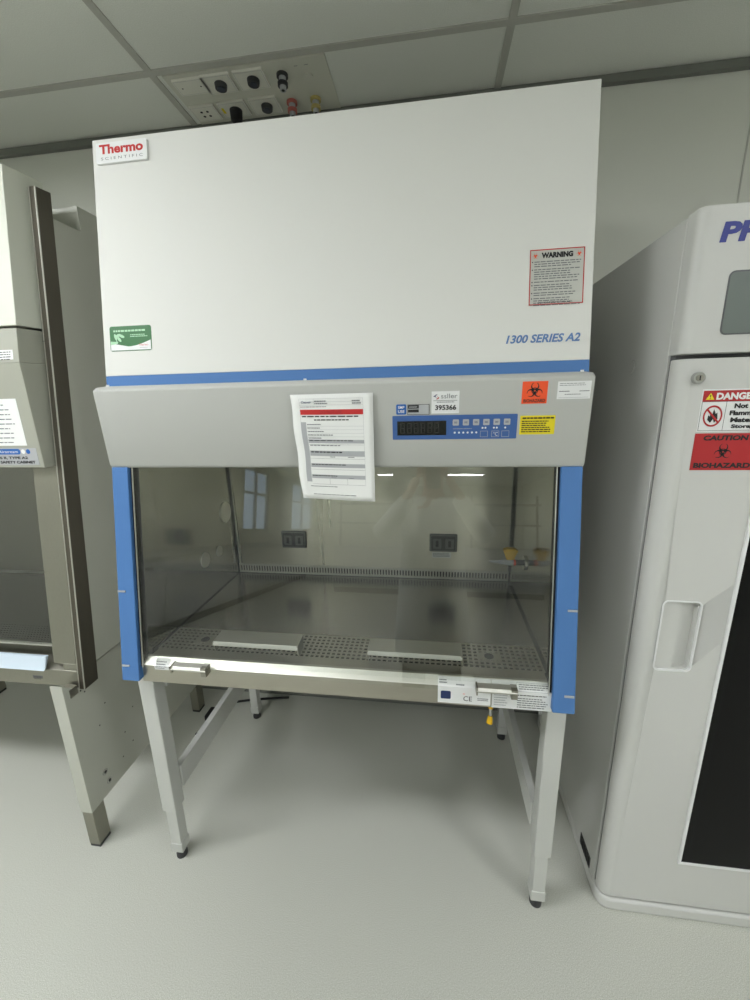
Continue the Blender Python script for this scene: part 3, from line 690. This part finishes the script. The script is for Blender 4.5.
d.poly([(a0+.006,1.594),(a0+.024,1.594),(a0+.015,1.609)],'yellow',.0013); d.text('!',a0+.0138,1.5955,a0+.0162,1.605,'black',.0015)
d.text('DANGER',.907,1.5935,.992,1.609,'white',.0013,.05); d.frame(a0,1.5245,a1-.002,1.590,.0008,'black'); d.rect(a0+.0505,1.5245,a0+.0513,1.590,'black')
cx,cz=a0+.026,1.5575
for k in range(28):
    t0=2*PI*k/28; t1=2*PI*(k+1)/28
    d.poly([(cx+.020*math.cos(t0),cz+.024*math.sin(t0)),(cx+.020*math.cos(t1),cz+.024*math.sin(t1)),(cx+.0165*math.cos(t1),cz+.020*math.sin(t1)),(cx+.0165*math.cos(t0),cz+.020*math.sin(t0))],'darkred',.0016)
d.poly([(cx-.003,cz-.015),(cx-.010,cz-.008),(cx-.009,cz+.002),(cx-.005,cz-.001),(cx-.006,cz+.008),(cx-.001,cz+.004),(cx+.001,cz+.016),(cx+.006,cz+.005),(cx+.009,cz+.008),(cx+.011,cz-.006),(cx+.005,cz-.015),(cx+.002,cz-.006)],'black',.0014)
d.poly([(cx-.013,cz+.012),(cx-.011,cz+.016),(cx+.014,cz-.012),(cx+.012,cz-.016)],'darkred',.0017)
for k,tx in enumerate(('Not For','Flammable','Material','Storage')):
    z=1.582-.0155*k; wd=.0075*len(tx)+.004; c0=a0+.096; d.text(tx,c0-wd/2,z-.008,c0+wd/2,z+.003,'black',.0014,.05)
d.build('danger_sign',dr)['label']='white and red danger sign'
d = Decal(FF); b0=.8765; b1=b0+.145
d.sheet([(b0,1.433),(b1,1.433),(b1,1.5185),(b0,1.5185)],'darkred',.0012); d.text('CAUTION',b0+.018,1.502,b0+.112,1.514,'black',.0015,.05,.1); d.biohazard(b0+.064,1.476,.019,'black',.0015,'darkred'); d.text('BIOHAZARD',b0+.006,1.438,b0+.126,1.4505,'black',.0015,.05,.0)
d.build('biohazard_sign',dr)['label']='red biohazard caution sign'

# ================================================================== CEILING SERVICE PANEL
sp = thing('ceiling_service_panel','beige service panel in the ceiling with outlets and gas couplings','service panel',(-.38,.785,ZC))
MB().box(-.665,-.087,.662,.916,ZC-.006,ZC-.0005,'servpanel').build('panel',sp,bevel=.001)
def cf(a,b,dd): return (a,b,ZC-.006-dd)
def plate(cx,cy,w_,h_,name='outlet_plate'):
    dd=Decal(cf); dd.sheet(rrect(cx-w_/2,cy-h_/2,cx+w_/2,cy+h_/2,.003),'plate',.007); dd.frame(cx-w_/2+.004,cy-h_/2+.004,cx+w_/2-.004,cy+h_/2-.004,.001,'lightgrey',.0075); return dd
M['darknavy'] = mat('dark_navy_plastic', (24,32,52), .4)
b = plate(-.585,.712,.115,.07,'blank'); b.poly(circ(-.62,.712,.003,8),'dark',.0078); b.poly(circ(-.55,.712,.003,8),'dark',.0078); b.build('blank_plate',sp)
for (cx,cy) in ((-.484,.717),(-.363,.717),(-.366,.848)):
    b = plate(cx,cy,.108,.085); o = b.build('outlet_plate',sp)
    MB().tube([(cx+.006,cy,ZC-.012),(cx+.006,cy,ZC-.026)],[.022,.020],'darkplastic',n=20).tube([(cx+.006,cy,ZC-.026),(cx+.006,cy,ZC-.0275)],.013,'darknavy',n=16).build('socket',o)
b = plate(-.608,.848,.10,.08)
for q in ((-.012,-.012),(.012,-.012),(-.012,.012),(.012,.012)): b.poly(circ(-.608+q[0],.848+q[1],.0055,8),'dark',.0078)
b.build('data_plate',sp)
b = plate(-.490,.845,.108,.08); b.rect(-.537,.828,-.527,.858,'yellow',.0078); o = b.build('outlet_plate',sp)
MB().tube([(-.486,.850,ZC-.012),(-.486,.850,ZC-.045),(-.486,.862,ZC-.055)],[.024,.022,.012],'cord',n=16).build('black_plug',o)
def fitting(cx,cy,c1,c2,name):
    o = MB().tube([(cx,cy,ZC-.006),(cx,cy,ZC-.014)],.020,c1,n=20).build(name,sp)
    MB().tube([(cx,cy,ZC-.013),(cx,cy,ZC-.030)],.012,c2,n=16).tube([(cx,cy,ZC-.030),(cx,cy,ZC-.040)],.018,c1,n=20).tube([(cx,cy,ZC-.040),(cx,cy,ZC-.052)],.011,c2,n=16).tube([(cx,cy,ZC-.052),(cx,cy,ZC-.0525)],.006,'dark',n=12).build('coupling',o)
fitting(-.252,.720,'darkplastic','lightgrey','gas_fitting')
M['pinkred']=mat('faded_red',(196,110,100),.5); M['paleyel']=mat('faded_yellow',(190,176,110),.5)
fitting(-.262,.852,'pinkred','lightgrey','gas_fitting'); fitting(-.170,.852,'paleyel','lightgrey','gas_fitting')
MB().tube([(-.165,.742,ZC-.006),(-.165,.742,ZC-.010)],.017,'servpanel',n=20).build('round_cap',sp)
b = Decal(cf); b.lines(-.20,.688,-.185,.693,1,'grey',.0012); b.lines(-.165,.688,-.15,.693,1,'grey',.0012); b.build('print',sp)

# ================================================================== REST OF THE ROOM (seen only as reflections)
def bench(x0,x1,y0,y1,label,n):
    t = thing('lab_bench',label,'bench',((x0+x1)/2,(y0+y1)/2,0))
    MB().box(x0+.02,x1-.02,y0+.02,y1-.02,.0,.10,'shelf').build('plinth',t)
    MB().box(x0,x1,y0,y1,.10,.87,'bench').build('carcass',t,bevel=.003); MB().box(x0-.02,x1+.02,y0-.02,y1+.02,.87,.90,'benchtop').build('worktop',t,bevel=.003)
    lx = (x1-x0)>(y1-y0)
    for k in range(n):
        if lx:
            a=x0+(x1-x0)*k/n; b=x0+(x1-x0)*(k+1)/n; o=MB().box(a+.006,b-.006,y1,y1+.018,.12,.85,'bench').build('door',t,bevel=.002)
            MB().box((a+b)/2-.05,(a+b)/2+.05,y1+.018,y1+.036,.78,.79,'chrome').build('handle',o)
        else:
            a=y0+(y1-y0)*k/n; b=y0+(y1-y0)*(k+1)/n; o=MB().box(x1,x1+.018,a+.006,b-.006,.12,.85,'bench').build('door',t,bevel=.002)
            MB().box(x1+.018,x1+.036,(a+b)/2-.05,(a+b)/2+.05,.78,.79,'chrome').build('handle',o)
    return t
bench(XL+.06,XL+.72,-8.8,-2.6,'long white lab bench with grey top under the windows behind the viewer',10)
bench(-1.6,2.4,-7.4,-6.7,'white island lab bench with grey top standing behind the viewer',7)
t = thing('reagent_shelf','grey two-tier reagent shelf standing on the island bench','shelf',(.4,-7.05,.9))
for x in (-1.55,-.2,1.1,2.35): MB().box(x-.02,x+.02,-7.07,-7.03,.90,1.95,'shelf').build('post',t)
for z in (1.35,1.75): MB().box(-1.6,2.4,-7.2,-6.9,z,z+.03,'shelf').build('shelf_board',t,bevel=.002)

# ---- photographer (visible only as a reflection in the glass)
def skinmesh(name, joints, edges, root, mt, parent=None, sub=2):
    me = bpy.data.meshes.new(name); me.from_pydata([j[0] for j in joints],edges,[])
    o = bpy.data.objects.new(name,me); C.objects.link(o)
    s_=o.modifiers.new('skin','SKIN'); s_.use_smooth_shade=True
    lay = me.skin_vertices[0] if me.skin_vertices else None
    if lay is None:
        bpy.context.view_layer.objects.active=o
    for i,j in enumerate(joints):
        r=j[1]; r=r if isinstance(r,tuple) else (r,r)
        me.skin_vertices[0].data[i].radius=r
        me.skin_vertices[0].data[i].use_root = (i==root)
    u=o.modifiers.new('sub','SUBSURF'); u.levels=sub; u.render_levels=sub
    bpy.context.view_layer.update()
    m3 = bpy.data.meshes.new_from_object(o.evaluated_get(bpy.context.evaluated_depsgraph_get())); bpy.data.objects.remove(o)
    m3.materials.clear(); m3.materials.append(M[mt]); m3.polygons.foreach_set('use_smooth',[True]*len(m3.polygons))
    return m3
def meshobj(name, me, parent):
    o = bpy.data.objects.new(name,me); C.objects.link(o)
    if parent: o.parent = parent; o.location = -world_loc(parent)
    return o
try:
    PXc, PYc = .29, -1.30
    pr = thing('person','person in a pale lab coat raising a phone in both hands, standing behind the viewer','person',(PXc,PYc,0))
    J=[]; Ed=[]
    def jt(p,r,par=None):
        J.append((p,r)); i=len(J)-1
        if par is not None: Ed.append((par,i))
        return i
    pel=jt((PXc,PYc,.96),(.14,.09)); wst=jt((PXc,PYc,1.12),(.13,.085),pel); chs=jt((PXc,PYc+.01,1.32),(.15,.095),wst)
    nk0=jt((PXc,PYc+.01,1.46),(.085,.07),chs); nk=jt((PXc,PYc+.03,1.54),(.055,.055),nk0)
    hd0=jt((PXc,PYc+.05,1.61),(.072,.085),nk); hd1=jt((PXc,PYc+.05,1.69),(.078,.095),hd0); hd2=jt((PXc,PYc+.045,1.755),(.06,.075),hd1)
    hands=[]
    for s in (-1,1):
        hip=jt((PXc+s*.085,PYc,.86),(.08,.08),pel); kn=jt((PXc+s*.105,PYc,.50),(.058,.062),hip); an=jt((PXc+s*.11,PYc-.01,.09),(.038,.042),kn); to=jt((PXc+s*.125,PYc+.16,.035),(.04,.028),an)
        sh=jt((PXc+s*.17,PYc+.01,1.42),(.06,.058),chs); el=jt((PXc+s*.31,PYc+.12,1.22),(.042,.042),sh); wr=jt((CAM.x+.02+s*.115,CAM.y-.085,1.49),(.026,.026),el); pm=jt((CAM.x+.015+s*.082,CAM.y-.045,1.553),(.030,.018),wr)
    body = meshobj('body', skinmesh('body',J,Ed,0,'skin'), pr)
    # fingers
    for s in (-1,1):
        bx = CAM.x+.015+s*.068; by = CAM.y-.032
        for k,(ln,dz) in enumerate(((.058,.038),(.064,.020),(.060,.002),(.048,-.015))):
            z0=1.565+dz
            jj=[((bx+s*.010,by-.020,z0),.0095),((bx+s*.004,by+.012,z0+.004),.0088),((bx-s*.012,by+.022,z0+.004),.008),((bx-s*(ln-.026),by+.021,z0+.003),.007)]
            meshobj('finger', skinmesh('finger',jj,[(0,1),(1,2),(2,3)],0,'skin'), body)
        jj=[((bx+s*.012,by-.03,1.545),.012),((bx,by-.03,1.575),.0105),((bx-s*.018,by-.018,1.60),.009)]
        meshobj('thumb', skinmesh('thumb',jj,[(0,1),(1,2)],0,'skin'), body)
    # face details
    fy = PYc+.05+.092
    for s in (-1,1):
        MB().tube([(PXc+s*.031,fy-.016,1.672),(PXc+s*.031,fy-.004,1.672)],[.014,.009],'white',n=12).tube([(PXc+s*.031,fy-.004,1.672),(PXc+s*.031,fy-.003,1.672)],.005,'dark',n=10).build('eye',body)
        MB().tube([(PXc+s*.076,PYc+.05,1.65),(PXc+s*.082,PYc+.045,1.67),(PXc+s*.080,PYc+.04,1.69)],[.008,.012,.009],'skin',n=10).build('ear',body)
    MB().tube([(PXc,fy-.012,1.675),(PXc,fy+.006,1.645),(PXc,fy-.006,1.635)],[.007,.012,.009],'skin',n=10).build('nose',body)
    MB().tube([(PXc-.024,fy-.014,1.606),(PXc,fy-.005,1.604),(PXc+.024,fy-.014,1.606)],[.004,.006,.004],'pinkred',n=8).build('mouth',body)
    hm = skinmesh('hair',[((PXc,PYc+.02,1.67),(.085,.08)),((PXc,PYc+.025,1.74),(.086,.095)),((PXc,PYc+.035,1.785),(.06,.075))],[(0,1),(1,2)],0,'hair'); meshobj('hair',hm,pr)
    tj=[((PXc,PYc,.80),(.11,.085))]; te=[]
    for s in (-1,1):
        a=len(tj); tj+=[((PXc+s*.09,PYc,.70),(.085,.085)),((PXc+s*.105,PYc,.48),(.072,.075)),((PXc+s*.11,PYc-.01,.12),(.062,.066))]; te+=[(0,a),(a,a+1),(a+1,a+2)]
        MB().prism([(PYc-.09,.0),(PYc+.20,.0),(PYc+.20,.035),(PYc+.10,.075),(PYc-.09,.085)],'x',PXc+s*.118-.05,PXc+s*.118+.05,'cord').build('shoe',body,bevel=.015)
    meshobj('trousers', skinmesh('trousers',tj,te,0,'trousers'), pr)
    # lab coat: sleeves + torso + skirt as one skinned cloth
    cj=[((PXc,PYc,.42),(.25,.17)),((PXc,PYc,.62),(.24,.165)),((PXc,PYc,.85),(.23,.155)),((PXc,PYc,1.10),(.20,.135)),((PXc,PYc+.01,1.33),(.205,.14)),((PXc,PYc+.01,1.45),(.11,.085))]
    ce=[(0,1),(1,2),(2,3),(3,4),(4,5)]
    for s in (-1,1):
        a=len(cj); cj+=[((PXc+s*.18,PYc+.01,1.42),(.075,.07)),((PXc+s*.315,PYc+.12,1.215),(.068,.068)),((CAM.x+.02+s*.122,CAM.y-.11,1.462),(.048,.048))]; ce+=[(4,a),(a,a+1),(a+1,a+2)]
    meshobj('lab_coat', skinmesh('lab_coat',cj,ce,0,'coat'), pr)
    ph = MB().prism(rrect(-.037,-.075,.037,.075,.010),'y',-.004,.004,'cord').build('phone')
    ph.rotation_euler=(-PITCH,0,YAW)
    ph.location=(CAM.x+.018,CAM.y-.014,CAM.z-.052); tag(ph,'dark phone held up in both hands by the person behind the viewer','phone')
except Exception as e:
    print('PERSON FAILED', e)
